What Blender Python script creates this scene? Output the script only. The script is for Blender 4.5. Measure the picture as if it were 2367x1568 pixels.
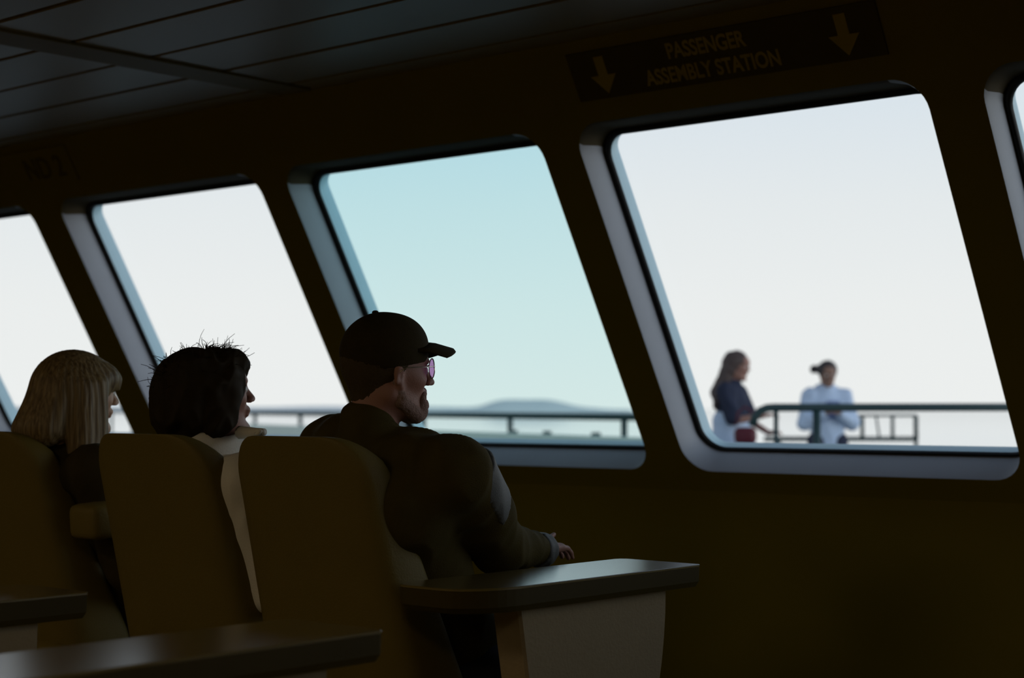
import bpy, bmesh, math, random
import numpy as np
from mathutils import Vector, Matrix, noise

for o in list(bpy.data.objects):
    bpy.data.objects.remove(o)
S = bpy.context.scene
COL = S.collection
random.seed(4)

# ------------------------------------------------------------------ camera
F = 3850.0                      # focal length in pixels of the 2367-wide frame
HOR = 943.0                     # row of the horizon
PITCH = math.atan((HOR - 784.0) / F)
ZC = 1.17
cam = bpy.data.cameras.new('camera')
cam_o = bpy.data.objects.new('camera', cam)
COL.objects.link(cam_o)
cam.sensor_width = 36.0
cam.lens = F / 2367.0 * 36.0
cam.clip_end = 40000
cam.clip_start = 0.05
cam_o.location = (0, 0, ZC)
cam_o.rotation_euler = (math.pi / 2 + PITCH, 0, 0)
cam.dof.use_dof = True
cam.dof.focus_distance = 3.85
cam.dof.aperture_fstop = 3.0
S.camera = cam_o

# ------------------------------------------------------------------ view + sky
S.view_settings.view_transform = 'Standard'
S.view_settings.look = 'None'
S.view_settings.gamma = 1
S.view_settings.use_curve_mapping = False
S.view_settings.exposure = 0.0

W = bpy.data.worlds.new('sky')
S.world = W
W.use_nodes = True
nt = W.node_tree
nt.nodes.clear()
tc = nt.nodes.new('ShaderNodeTexCoord')
sx = nt.nodes.new('ShaderNodeSeparateXYZ')
nt.links.new(tc.outputs['Generated'], sx.inputs[0])
ramp = nt.nodes.new('ShaderNodeValToRGB')
nt.links.new(sx.outputs['Z'], ramp.inputs[0])
cr = ramp.color_ramp
stops = [(0.0, (.90, .91, .90)), (.06, (.885, .90, .895)), (.12, (.83, .865, .88)), (.19, (.735, .81, .875)),
         (.38, (.30, .37, .46)), (1.0, (.12, .16, .23))]
cr.elements[0].position, cr.elements[0].color = stops[0][0], (*stops[0][1], 1)
cr.elements[1].position, cr.elements[1].color = stops[-1][0], (*stops[-1][1], 1)
for p, c in stops[1:-1]:
    e = cr.elements.new(p)
    e.color = (*c, 1)
bg = nt.nodes.new('ShaderNodeBackground')
out = nt.nodes.new('ShaderNodeOutputWorld')
# the sky is brighter towards the (hidden) sun side, well to the right of the view
dotn = nt.nodes.new('ShaderNodeVectorMath'); dotn.operation = 'DOT_PRODUCT'
dotn.inputs[1].default_value = (math.sin(math.radians(112)), math.cos(math.radians(112)), .0)
nt.links.new(tc.outputs['Generated'], dotn.inputs[0])
mrg = nt.nodes.new('ShaderNodeMapRange')
mrg.interpolation_type = 'SMOOTHSTEP'
mrg.inputs['From Min'].default_value = .10
mrg.inputs['From Max'].default_value = .95
mrg.inputs['To Min'].default_value = 1.0
mrg.inputs['To Max'].default_value = 2.6
nt.links.new(dotn.outputs['Value'], mrg.inputs['Value'])
nt.links.new(mrg.outputs[0], bg.inputs['Strength'])
nt.links.new(ramp.outputs[0], bg.inputs[0])
nt.links.new(bg.outputs[0], out.inputs[0])

# ------------------------------------------------------------------ frames of reference
AZ = math.radians(41.35)
TILT = math.radians(29.54)
ES = Vector((math.cos(AZ), -math.sin(AZ), 0))       # along the window wall, towards the viewer's right
ET = Vector((math.sin(AZ), math.cos(AZ), 0))        # horizontally towards the window wall
EV = Vector((0, 0, 1)) * math.cos(TILT) - ET * math.sin(TILT)   # up the sloping wall
EN = ET * math.cos(TILT) + Vector((0, 0, 1)) * math.sin(TILT)   # outwards through the wall
DW = 4.6
O = Vector((0, 0, ZC)) + ET * DW
FZ = 0.08                       # floor level
CZ = 2.305                      # ceiling level
ROT_S = math.atan2(ET.y, ET.x)  # turns local +X towards the windows


def Wp(u, v, d=0.0):
    return O + ES * u + EV * v + EN * d


def G(s, t, z=0.0):
    return ES * s + ET * t + Vector((0, 0, z))


def at(px, py, Y):
    """point at distance Y in front of the viewer"""
    return Vector(((px - 1183.5) / F * Y, Y, ZC + Y * math.tan(PITCH + math.atan((784 - py) / F))))


# ------------------------------------------------------------------ materials
def new_mat(name):
    m = bpy.data.materials.new(name)
    m.use_nodes = True
    return m, m.node_tree, m.node_tree.nodes['Principled BSDF']


def mat(name, col, rough=.6, spec=.5, var=.12, nscale=6.0, bump=.0, bscale=80.0, metal=0.0, coat=0.0, sheen=0.0):
    m, t, b = new_mat(name)
    b.inputs['Roughness'].default_value = rough
    b.inputs['Specular IOR Level'].default_value = spec
    b.inputs['Metallic'].default_value = metal
    b.inputs['Coat Weight'].default_value = coat
    b.inputs['Coat Roughness'].default_value = .24
    b.inputs['Sheen Weight'].default_value = sheen
    co = t.nodes.new('ShaderNodeTexCoord')
    n = t.nodes.new('ShaderNodeTexNoise')
    n.inputs['Scale'].default_value = nscale
    n.inputs['Detail'].default_value = 5
    t.links.new(co.outputs['Object'], n.inputs['Vector'])
    mx = t.nodes.new('ShaderNodeMix')
    mx.data_type = 'RGBA'
    mx.inputs[6].default_value = (*[c * (1 - var) for c in col], 1)
    mx.inputs[7].default_value = (*[min(1, c * (1 + var)) for c in col], 1)
    t.links.new(n.outputs['Fac'], mx.inputs[0])
    t.links.new(mx.outputs[2], b.inputs['Base Color'])
    if bump > 0:
        n2 = t.nodes.new('ShaderNodeTexNoise')
        n2.inputs['Scale'].default_value = bscale
        n2.inputs['Detail'].default_value = 3
        t.links.new(co.outputs['Object'], n2.inputs['Vector'])
        bp = t.nodes.new('ShaderNodeBump')
        bp.inputs['Strength'].default_value = bump
        bp.inputs['Distance'].default_value = .004
        t.links.new(n2.outputs['Fac'], bp.inputs['Height'])
        t.links.new(bp.outputs[0], b.inputs['Normal'])
    return m


def glass_mat(name, tint, fac=.05, rough=.02):
    m = bpy.data.materials.new(name)
    m.use_nodes = True
    t = m.node_tree
    t.nodes.clear()
    tr = t.nodes.new('ShaderNodeBsdfTransparent')
    tr.inputs[0].default_value = (*tint, 1)
    gl = t.nodes.new('ShaderNodeBsdfGlossy')
    gl.inputs['Roughness'].default_value = rough
    mx = t.nodes.new('ShaderNodeMixShader')
    mx.inputs[0].default_value = fac
    o = t.nodes.new('ShaderNodeOutputMaterial')
    t.links.new(tr.outputs[0], mx.inputs[1])
    t.links.new(gl.outputs[0], mx.inputs[2])
    t.links.new(mx.outputs[0], o.inputs[0])
    return m


M = dict(
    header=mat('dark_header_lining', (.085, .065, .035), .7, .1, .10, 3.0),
    wall=mat('brown_wall_laminate', (.225, .172, .014), .62, .12, .10, 3.0, .15, 60),
    ceil=mat('ceiling_panel_paint', (.23, .180, .105), .38, .45, .08, 2.0),
    batten=mat('ceiling_batten', (.15, .105, .030), .55, .2, .08),
    floor=mat('dark_deck_carpet', (.22, .17, .055), .9, .1, .2, 40.0, .3, 200),
    reveal=mat('grey_window_lining', (.36, .37, .40), .55, .3, .06, 9.0, .2, 300),
    gasket=mat('black_rubber_gasket', (.006, .005, .004), .5, .3, .1),
    hull=mat('white_painted_steel', (.42, .60, .66), .45, .4, .05, 12.0, .15, 90),
    board=mat('black_sign_board', (.09, .062, .006), .5, .2, .1),
    letter=mat('pale_sign_lettering', (.42, .30, .05), .6, .2, .05),
    letter_dim=mat('dark_sign_lettering', (.12, .085, .012), .6, .2, .05),
    seat=mat('tan_leatherette', (.130, .094, .016), .6, .25, .08, 8.0, .25, 220),
    seat_piping=mat('seat_piping', (.10, .065, .014), .5, .35, .08),
    seat_shell=mat('seat_shell', (.04, .028, .006), .5, .3, .1),
    top=mat('polished_table_laminate', (.12, .088, .020), .26, 1.0, .05, 5.0, coat=1.0),
    fascia=mat('dark_table_edge', (.045, .032, .006), .5, .12, .1),
    panel=mat('cream_leg_panel', (.27, .21, .125), .7, .2, .07, 60.0, .3, 150),
    steel=mat('dull_steel_foot', (.08, .07, .05), .4, .5, .1, metal=.6),
    rail=mat('dark_green_rail_paint', (.020, .048, .050), .45, .4, .12, 8),
    bulwark=mat('pale_green_deck_paint', (.70, .80, .72), .6, .2, .06, 2),
    deck=mat('grey_deck_paint', (.30, .33, .33), .7, .2, .08, .8),
    land=mat('hazy_far_land', (.90, .92, .89), 1.0, 0.0, .06, .002),  # haze is mixed into the near-white land colour
    skin=mat('light_skin', (.50, .30, .20), .5, .35, .08, 20, .15, 300),
    skin_ruddy=mat('ruddy_skin', (.32, .16, .12), .5, .35, .10, 20, .2, 300),
    skin_dark=mat('tanned_skin', (.25, .14, .10), .5, .35, .08, 20),
    eye=mat('eye_white', (.6, .58, .55), .2, .5, .05),
    beard=mat('grey_stubble_beard', (.30, .20, .17), .9, .1, .25, 150, .8, 400),
    cap=mat('black_cap_cotton', (.032, .022, .005), .85, .15, .3, 30, .5, 500),
    jacket=mat('black_jacket_cloth', (.058, .043, .010), .8, .08, .2, 25, .4, 350),
    jacket_lit=mat('lit_jacket_cloth', (.085, .088, .085), .6, .3, .1, 25, .3, 350),  # paler copy of the jacket cloth for parts in window light
    cloth_dark=mat('dark_knit', (.035, .024, .006), .8, .15, .2, 30, .5, 400),
    shirt=mat('cream_white_shirt', (.66, .62, .54), .75, .2, .05, 12, .4, 200),
    trousers=mat('dark_trousers', (.02, .02, .03), .8, .2, .1),
    shoe=mat('black_shoe', (.012, .011, .010), .4, .4, .1),
    hair_black=mat('black_brown_hair', (.022, .014, .005), .7, .1, .3, 60),
    hair_grey=mat('cropped_grey_hair', (.07, .048, .02), .8, .2, .3, 200, .8, 500),
    hair_out=mat('windblown_brown_hair', (.075, .05, .045), .6, .3, .3, 30),
    hair_outd=mat('dark_brown_hair', (.045, .035, .035), .6, .3, .3, 30),
    metalw=mat('silver_wire', (.75, .68, .62), .25, .6, .02, metal=1.0),
    pale_blue=mat('pale_blue_cloth', (.52, .62, .78), .8, .1, .07, 8),
    blue=mat('mid_blue_cloth', (.22, .28, .48), .8, .1, .1, 8),
    navy=mat('navy_cloth', (.03, .035, .06), .8, .1, .2, 12),
    maroon=mat('maroon_leather', (.10, .012, .022), .5, .3, .1, 8),
)

# blonde hair: fine lengthwise streaks
m, t, b = new_mat('long_blonde_hair')
co = t.nodes.new('ShaderNodeTexCoord')
mp = t.nodes.new('ShaderNodeMapping')
mp.inputs['Scale'].default_value = (150, 150, 3)
n = t.nodes.new('ShaderNodeTexNoise')
n.inputs['Scale'].default_value = 1.0
n.inputs['Detail'].default_value = 4
rp = t.nodes.new('ShaderNodeValToRGB')
rp.color_ramp.elements[0].position = .3
rp.color_ramp.elements[0].color = (.075, .046, .016, 1)
rp.color_ramp.elements[1].position = .75
rp.color_ramp.elements[1].color = (.26, .185, .085, 1)
bp = t.nodes.new('ShaderNodeBump')
bp.inputs['Strength'].default_value = .5
bp.inputs['Distance'].default_value = .003
t.links.new(co.outputs['Object'], mp.inputs[0])
t.links.new(mp.outputs[0], n.inputs['Vector'])
t.links.new(n.outputs['Fac'], rp.inputs[0])
t.links.new(rp.outputs[0], b.inputs['Base Color'])
t.links.new(n.outputs['Fac'], bp.inputs['Height'])
t.links.new(bp.outputs[0], b.inputs['Normal'])
b.inputs['Roughness'].default_value = .5
b.inputs['Specular IOR Level'].default_value = .25
M['hair_blonde'] = m

# sea
m, t, b = new_mat('calm_sea_water')
b.inputs['Base Color'].default_value = (.62, .76, .78, 1)
b.inputs['Roughness'].default_value = .06
b.inputs['IOR'].default_value = 1.33
n = t.nodes.new('ShaderNodeTexNoise')
n.inputs['Scale'].default_value = .35
n.inputs['Detail'].default_value = 4
co = t.nodes.new('ShaderNodeTexCoord')
t.links.new(co.outputs['Object'], n.inputs['Vector'])
bp = t.nodes.new('ShaderNodeBump')
bp.inputs['Strength'].default_value = .02
t.links.new(n.outputs['Fac'], bp.inputs['Height'])
t.links.new(bp.outputs[0], b.inputs['Normal'])
M['sea'] = m

M['pane'] = glass_mat('clear_window_glass', (.985, .992, .992), .02)
M['pane_teal'] = glass_mat('teal_tinted_window_glass', (.84, .955, .965), .02)
# the tint is deeper towards the top of the pane
t = M['pane_teal'].node_tree
co = t.nodes.new('ShaderNodeTexCoord')
sp = t.nodes.new('ShaderNodeSeparateXYZ')
rp = t.nodes.new('ShaderNodeValToRGB')
mr = t.nodes.new('ShaderNodeMapRange')
mr.inputs['From Min'].default_value = .0
mr.inputs['From Max'].default_value = 1.1
t.links.new(co.outputs['Object'], sp.inputs[0])
t.links.new(sp.outputs['Z'], mr.inputs['Value'])
t.links.new(mr.outputs[0], rp.inputs[0])
rp.color_ramp.elements[0].color = (.89, .965, .955, 1)
rp.color_ramp.elements[1].color = (.79, .94, .955, 1)
t.links.new(rp.outputs[0], [n_ for n_ in t.nodes if n_.type == 'BSDF_TRANSPARENT'][0].inputs[0])
M['lens'] = glass_mat('mauve_spectacle_lens', (.72, .50, .70), .06)


# ------------------------------------------------------------------ object helpers
def link(name, me, material=None, parent=None, smooth=False):
    o = bpy.data.objects.new(name, me)
    COL.objects.link(o)
    if material is not None:
        me.materials.append(material)
    if parent is not None:
        o.parent = parent
    if smooth:
        me.polygons.foreach_set('use_smooth', [True] * len(me.polygons))
    return o


def from_bm(name, bm, material, parent=None, smooth=False, fix=True):
    if fix:
        bmesh.ops.recalc_face_normals(bm, faces=bm.faces[:])
    me = bpy.data.meshes.new(name)
    bm.to_mesh(me)
    bm.free()
    return link(name, me, material, parent, smooth)


def empty(name, loc=(0, 0, 0), rz=0.0):
    o = bpy.data.objects.new(name, None)
    COL.objects.link(o)
    o.location = loc
    o.rotation_euler = (0, 0, rz)
    o.empty_display_size = .1
    return o


def tag(o, label=None, cat=None, group=None, kind=None):
    if label: o['label'] = label
    if cat: o['category'] = cat
    if group: o['group'] = group
    if kind: o['kind'] = kind
    return o


def copy_tree(o, parent=None):
    c = o.copy()
    COL.objects.link(c)
    c.parent = parent
    for ch in o.children:
        copy_tree(ch, c)
    return c


def add_box(bm, c, sx_, sy_, sz_, mtx=None, bev=0.0, seg=3):
    r = bmesh.ops.create_cube(bm, size=1.0)
    vs = r['verts']
    for v in vs:
        v.co = Vector((v.co.x * sx_, v.co.y * sy_, v.co.z * sz_))
    if bev > 0:
        es = list({e for v in vs for e in v.link_edges})
        rb = bmesh.ops.bevel(bm, geom=es, offset=bev, segments=seg, affect='EDGES', profile=.5)
        vs = list({v for f in rb['faces'] for v in f.verts} | {v for v in vs if v.is_valid})
    for v in vs:
        v.co = v.co + Vector(c)
        if mtx is not None:
            v.co = mtx @ v.co
    return vs


def add_tube(bm, pts, r, n=10, cap=True, taper=None):
    pts = [Vector(p) for p in pts]
    rings = []
    up = None
    for i, p in enumerate(pts):
        a = pts[max(i - 1, 0)]
        c = pts[min(i + 1, len(pts) - 1)]
        d = (c - a).normalized()
        if up is None:
            up = Vector((0, 0, 1)) if abs(d.z) < .9 else Vector((1, 0, 0))
        s = d.cross(up).normalized()
        up = s.cross(d).normalized()
        rr = r if taper is None else r * taper[i]
        rings.append([bm.verts.new(p + (s * math.cos(2 * math.pi * k / n) + up * math.sin(2 * math.pi * k / n)) * rr) for k in range(n)])
    for a, b_ in zip(rings, rings[1:]):
        for k in range(n):
            bm.faces.new((a[k], a[(k + 1) % n], b_[(k + 1) % n], b_[k]))
    if cap:
        bm.faces.new(rings[0][::-1])
        bm.faces.new(rings[-1])


def loft(bm, rings, closed=True, cap0=False, cap1=False):
    vr = [[bm.verts.new(p) for p in r] for r in rings]
    n = len(vr[0])
    for a, b_ in zip(vr, vr[1:]):
        for k in range(n if closed else n - 1):
            bm.faces.new((a[k], a[(k + 1) % n], b_[(k + 1) % n], b_[k]))
    if cap0: bm.faces.new(vr[0][::-1])
    if cap1: bm.faces.new(vr[-1])
    return vr


# ------------------------------------------------------------------ implicit-surface modeller (surface nets)
def _len(x, y, z): return np.sqrt(x * x + y * y + z * z)


def displace(me, fn):
    """moves every vertex along its normal by fn(co)"""
    me.update()
    n_ = len(me.vertices)
    co_ = np.empty(n_ * 3, np.float32); me.vertices.foreach_get('co', co_)
    no_ = np.empty(n_ * 3, np.float32); me.vertex_normals.foreach_get('vector', no_)
    d = np.array([fn(Vector(c)) for c in co_.reshape(-1, 3).tolist()], np.float32)
    co_ = co_.reshape(-1, 3) + no_.reshape(-1, 3) * d[:, None]
    me.vertices.foreach_set('co', co_.ravel())
    me.update()


class Field:
    def __init__(self, lo, hi, h):
        self.lo = np.array(lo, float)
        self.h = h
        self.n = np.ceil((np.array(hi, float) - self.lo) / h).astype(int) + 1
        self.F = np.full(self.n, .06, np.float32)

    def _reg(self, lo, hi, pad):
        a = np.clip(np.floor((np.array(lo) - pad - self.lo) / self.h).astype(int), 0, self.n)
        b_ = np.clip(np.ceil((np.array(hi) + pad - self.lo) / self.h).astype(int) + 1, 0, self.n)
        sl = tuple(slice(i, j) for i, j in zip(a, b_))
        g = [((np.arange(i, j)) * self.h + l).astype(np.float32) for i, j, l in zip(a, b_, self.lo)]
        X, Y, Z = np.meshgrid(*g, indexing='ij', sparse=True)
        return sl, X, Y, Z

    def _mix(self, sl, d, k, sub=False):
        A = self.F[sl]
        if A.size == 0: return
        d = d.astype(np.float32)
        if sub:
            d = -d
            if k > 0:
                hh = np.clip(.5 - .5 * (d - A) / k, 0, 1)
                self.F[sl] = A * hh + d * (1 - hh) + k * hh * (1 - hh)
                self.F[sl] = np.maximum(self.F[sl], np.maximum(A, d))
            else:
                self.F[sl] = np.maximum(A, d)
            return
        if k > 0:
            hh = np.clip(.5 + .5 * (A - d) / k, 0, 1)
            self.F[sl] = A * (1 - hh) + d * hh - k * hh * (1 - hh)
        else:
            self.F[sl] = np.minimum(A, d)

    def cone(self, a, b_, r1, r2, k=.01, sub=False, flat=(1, 1, 1)):
        a = np.array(a, float); b_ = np.array(b_, float)
        R = max(r1, r2) / min(flat)
        sl, X, Y, Z = self._reg(np.minimum(a, b_) - R, np.maximum(a, b_) + R, .03 + k)
        f = flat
        ba = (b_ - a) / np.array(f)
        px, py, pz = (X - a[0]) / f[0], (Y - a[1]) / f[1], (Z - a[2]) / f[2]
        hh = np.clip((px * ba[0] + py * ba[1] + pz * ba[2]) / max(ba @ ba, 1e-9), 0, 1)
        d = _len(px - ba[0] * hh, py - ba[1] * hh, pz - ba[2] * hh) - (r1 + (r2 - r1) * hh)
        self._mix(sl, d * min(1, min(f)), k, sub)

    def ell(self, c, r, k=.01, sub=False, M3=None):
        c = np.array(c, float)
        R = max(r)
        sl, X, Y, Z = self._reg(c - R, c + R, .03 + k)
        x, y, z = X - c[0], Y - c[1], Z - c[2]
        if M3 is not None:
            x, y, z = (M3[0][0] * x + M3[1][0] * y + M3[2][0] * z, M3[0][1] * x + M3[1][1] * y + M3[2][1] * z, M3[0][2] * x + M3[1][2] * y + M3[2][2] * z)
        k0 = _len(x / r[0], y / r[1], z / r[2])
        k1 = _len(x / r[0] ** 2, y / r[1] ** 2, z / r[2] ** 2) + 1e-6
        self._mix(sl, k0 * (k0 - 1) / k1, k, sub)

    def cut_below(self, p, nrm, rad=.2):
        """removes what lies on the -nrm side of the plane through p, within rad of p"""
        p = np.array(p, float)
        sl, X, Y, Z = self._reg(p - rad, p + rad, 0)
        d = -((X - p[0]) * nrm[0] + (Y - p[1]) * nrm[1] + (Z - p[2]) * nrm[2])
        self.F[sl] = np.maximum(self.F[sl], d.astype(np.float32))

    def mesh(self, name, wr=0.0, ws=18.0, seed=0.0, keep=None):
        Fd = np.pad(self.F, 1, constant_values=.06)
        lo = self.lo - self.h
        ins = Fd < 0
        nx, ny, nz = [s - 1 for s in Fd.shape]
        cnt = np.zeros((nx, ny, nz), np.int8)
        for i in (0, 1):
            for j in (0, 1):
                for k in (0, 1):
                    cnt += ins[i:i + nx, j:j + ny, k:k + nz]
        act = (cnt > 0) & (cnt < 8)
        idx = np.argwhere(act)
        vid = np.full(act.shape, -1, np.int64)
        vid[act] = np.arange(len(idx))
        acc = np.zeros((len(idx), 3))
        num = np.zeros(len(idx))
        cs = [(i, j, k) for i in (0, 1) for j in (0, 1) for k in (0, 1)]
        for a in cs:
            for ax in range(3):
                if a[ax]: continue
                b_ = list(a); b_[ax] = 1
                fa = Fd[idx[:, 0] + a[0], idx[:, 1] + a[1], idx[:, 2] + a[2]]
                fb = Fd[idx[:, 0] + b_[0], idx[:, 1] + b_[1], idx[:, 2] + b_[2]]
                m_ = (fa < 0) != (fb < 0)
                tt = np.where(m_, fa / np.where(m_, fa - fb, 1), 0)
                p = np.tile(np.array(a, float), (len(idx), 1))
                p[:, ax] = tt
                acc[m_] += p[m_]
                num[m_] += 1
        V = (idx + acc / num[:, None]) * self.h + lo
        faces = []
        for ax in range(3):
            o1, o2 = [(1, 2), (2, 0), (0, 1)][ax]
            A = [slice(1, -1)] * 3
            sh0 = [slice(1, s - 1) for s in Fd.shape]
            a0 = list(sh0)
            a1 = list(sh0)
            a0[ax] = slice(0, Fd.shape[ax] - 1)
            a1[ax] = slice(1, Fd.shape[ax])
            A0, A1 = ins[tuple(a0)], ins[tuple(a1)]
            E_ = np.argwhere(A0 != A1)
            if len(E_) == 0: continue
            off = np.array([1, 1, 1]); off[ax] = 0
            E_ = E_ + off
            flip = ins[E_[:, 0], E_[:, 1], E_[:, 2]]
            q = []
            for d1, d2 in ((0, 0), (1, 0), (1, 1), (0, 1)):
                c = E_.copy()
                c[:, o1] -= d1
                c[:, o2] -= d2
                q.append(vid[c[:, 0], c[:, 1], c[:, 2]])
            q = np.stack(q, 1)
            q[flip] = q[flip][:, ::-1]
            faces.append(q)
        Q = np.concatenate(faces)
        Q = Q[(Q >= 0).all(1)][:, ::-1]
        # two passes of gentle smoothing
        nv = len(V)
        dst = np.concatenate([Q[:, i] for i in range(4)] * 2)
        src = np.concatenate([Q[:, (i + 1) % 4] for i in range(4)] + [Q[:, (i - 1) % 4] for i in range(4)])
        c_ = np.bincount(dst, minlength=nv)
        for _ in range(2):
            s_ = np.stack([np.bincount(dst, weights=V[src, j], minlength=nv) for j in range(3)], 1)
            V = V * .5 + .5 * s_ / np.maximum(c_, 1)[:, None]
        me = bpy.data.meshes.new(name)
        me.from_pydata(V.tolist(), [], Q.tolist())
        if wr > 0:
            def fn(c):
                p = c * ws + Vector((seed, seed * 1.7, seed * .3))
                return wr * (1 - 2.2 * abs(noise.noise(Vector((p.x, p.y, p.z * .55)))))
            displace(me, fn)
        me.update()
        me.polygons.foreach_set('use_smooth', [True] * len(me.polygons))
        return me


# ------------------------------------------------------------------ the cabin
def rrect(u0, u1, v0, v1, r, k=6):
    """rounded rectangle, counter-clockwise from the middle of the left-bottom arc; 4*(k+1) points"""
    pts = []
    for (cu, cv, a0) in ((u0 + r, v0 + r, math.pi), (u1 - r, v0 + r, 1.5 * math.pi), (u1 - r, v1 - r, 0), (u0 + r, v1 - r, .5 * math.pi)):
        for i in range(k + 1):
            a = a0 + .5 * math.pi * i / k
            pts.append((cu + r * math.cos(a), cv + r * math.sin(a)))
    return pts


K = 8


def cell_outer(U0, U1, V0, V1, hole):
    """points on the border of a cell, one for every point of the rounded hole"""
    n = K + 1
    res = []
    corners = [(U0, V0), (U1, V0), (U1, V1), (U0, V1)]
    for c in range(4):
        cu, cv = corners[c]
        for i in range(n):
            hu, hv = hole[c * n + i]
            if i == K // 2:
                res.append((cu, cv))
            elif (i < K // 2) == (c in (0, 2)):
                res.append((cu, hv))       # lies on a vertical border
            else:
                res.append((hu, cv))
    return res


WINS = [(-9.06, -7.86, 'far'), (-7.70, -6.46, 'w'), (-6.24, -4.915, 'w'), (-4.758, -3.50, 'teal'), (-3.347, -2.126, 'w'),
        (-1.965, -.745, 'w'), (-.59, .63, 'w'), (.79, 2.01, 'w')]
VB, VT, RA = -.25, 1.034, .10
V_LOW, V_TOP = -.33, 1.305
U_L, U_R = -9.8, 2.6
bm = bmesh.new()      # inner lining of the wall
bo = bmesh.new()      # outer steel skin
mids = [U_L] + [(a[1] + b_[0]) / 2 for a, b_ in zip(WINS, WINS[1:])] + [U_R]
for i, (u0, u1, kind) in enumerate(WINS):
    hole = rrect(u0, u1, VB, VT, RA, K)
    outr = cell_outer(mids[i], mids[i + 1], V_LOW, V_TOP, hole)
    loft(bm, [[Wp(u, v, 0) for u, v in hole], [Wp(u, v, 0) for u, v in outr]])
    hole2 = rrect(u0 - .008, u1 - .01, -.252, .925, .06, K)
    outr2 = cell_outer(mids[i], mids[i + 1], V_LOW - .1, V_TOP + .2, hole2)
    loft(bo, [[Wp(u, v, .2) for u, v in hole2], [Wp(u, v, .2) for u, v in outr2]])
# vertical lower wall
lowL, lowR = Wp(U_L, V_LOW), Wp(U_R, V_LOW)
q = [lowL, lowR, Vector((lowR.x, lowR.y, FZ)), Vector((lowL.x, lowL.y, FZ))]
bm.faces.new([bm.verts.new(p) for p in q])
lowT = (lowL - Vector((0, 0, ZC))).dot(ET)
bmesh.ops.remove_doubles(bm, verts=bm.verts[:], dist=.0005)
wf = from_bm('wall_front', bm, M['wall'], fix=False)
tag(wf, 'dark brown sloping wall lining around the row of slanted windows', kind='structure')
oL, oR = Wp(U_L, V_LOW - .1, .2), Wp(U_R, V_LOW - .1, .2)
bo.faces.new([bo.verts.new(p) for p in (oL, oR, Vector((oR.x, oR.y, FZ)), Vector((oL.x, oL.y, FZ)))])
bmesh.ops.remove_doubles(bo, verts=bo.verts[:], dist=.0005)
wh = from_bm('wall_hull', bo, M['hull'], fix=False)
tag(wh, 'pale painted steel outside face of the cabin wall', kind='structure')

for i, (u0, u1, kind) in enumerate(WINS):
    w = empty('window_%d' % (i + 1), Wp((u0 + u1) / 2, VB, 0))
    tag(w, kind='structure')
    inv = Matrix.Translation(-w.location)

    def ring(a, b_, c, d_, r, dep):
        return [Wp(u, v, dep) - w.location for u, v in rrect(a, b_, c, d_, r, K)]
    rb = bmesh.new()
    # lining: square to the wall at the sides and sill, the header drops down towards the glass
    rings = [ring(u0, u1, VB, VT, RA, 0.0), ring(u0 + .002, u1, VB + .003, VT - .012, RA, .012),
             ring(u0 - .004, u1 + .002, VB + .008, .985, RA - .005, .09), ring(u0 - .006, u1 + .003, VB + .010, .965, RA - .01, .12)]
    vr = loft(rb, rings)
    n_ = K + 1
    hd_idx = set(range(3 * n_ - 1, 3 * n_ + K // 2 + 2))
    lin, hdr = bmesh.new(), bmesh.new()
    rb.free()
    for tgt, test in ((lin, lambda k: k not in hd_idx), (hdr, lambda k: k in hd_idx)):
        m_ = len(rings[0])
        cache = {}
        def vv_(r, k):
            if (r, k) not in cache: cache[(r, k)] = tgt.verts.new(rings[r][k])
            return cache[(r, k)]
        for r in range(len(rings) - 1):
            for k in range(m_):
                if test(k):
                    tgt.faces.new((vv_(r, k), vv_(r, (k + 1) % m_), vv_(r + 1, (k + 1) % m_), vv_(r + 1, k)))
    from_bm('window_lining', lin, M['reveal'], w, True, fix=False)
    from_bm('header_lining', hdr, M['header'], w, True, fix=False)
    rb = bmesh.new()
    loft(rb, [ring(u0 - .006, u1 + .003, VB + .010, .965, RA - .01, .119), ring(u0 + .004, u1 - .005, VB + .014, .955, RA - .015, .114),
              ring(u0 + .010, u1 - .011, VB + .019, .945, RA - .02, .118), ring(u0 + .012, u1 - .012, VB + .020, .942, RA - .02, .13)])
    from_bm('gasket', rb, M['gasket'], w, True, fix=False)
    rb = bmesh.new()
    loft(rb, [ring(u0 + .012, u1 - .012, VB + .020, .942, RA - .02, .13), ring(u0 + .006, u1 - .012, VB + .013, .935, RA - .03, .16),
              ring(u0 - .008, u1 - .01, VB - .002, .925, .06, .2)])
    from_bm('outer_frame', rb, M['hull'], w, True, fix=False)
    rb = bmesh.new()
    g0 = ring(u0 + .010, u1 - .008, VB + .018, .95, RA - .02, .128)
    g1 = ring(u0 + .010, u1 - .008, VB + .018, .95, RA - .02, .134)
    loft(rb, [g0, g1], cap0=True, cap1=True)
    p = from_bm('pane', rb, M['pane_teal'] if kind == 'teal' else M['pane'], w)
    if kind == 'teal':
        p['label'] = 'teal tinted pane'

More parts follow.
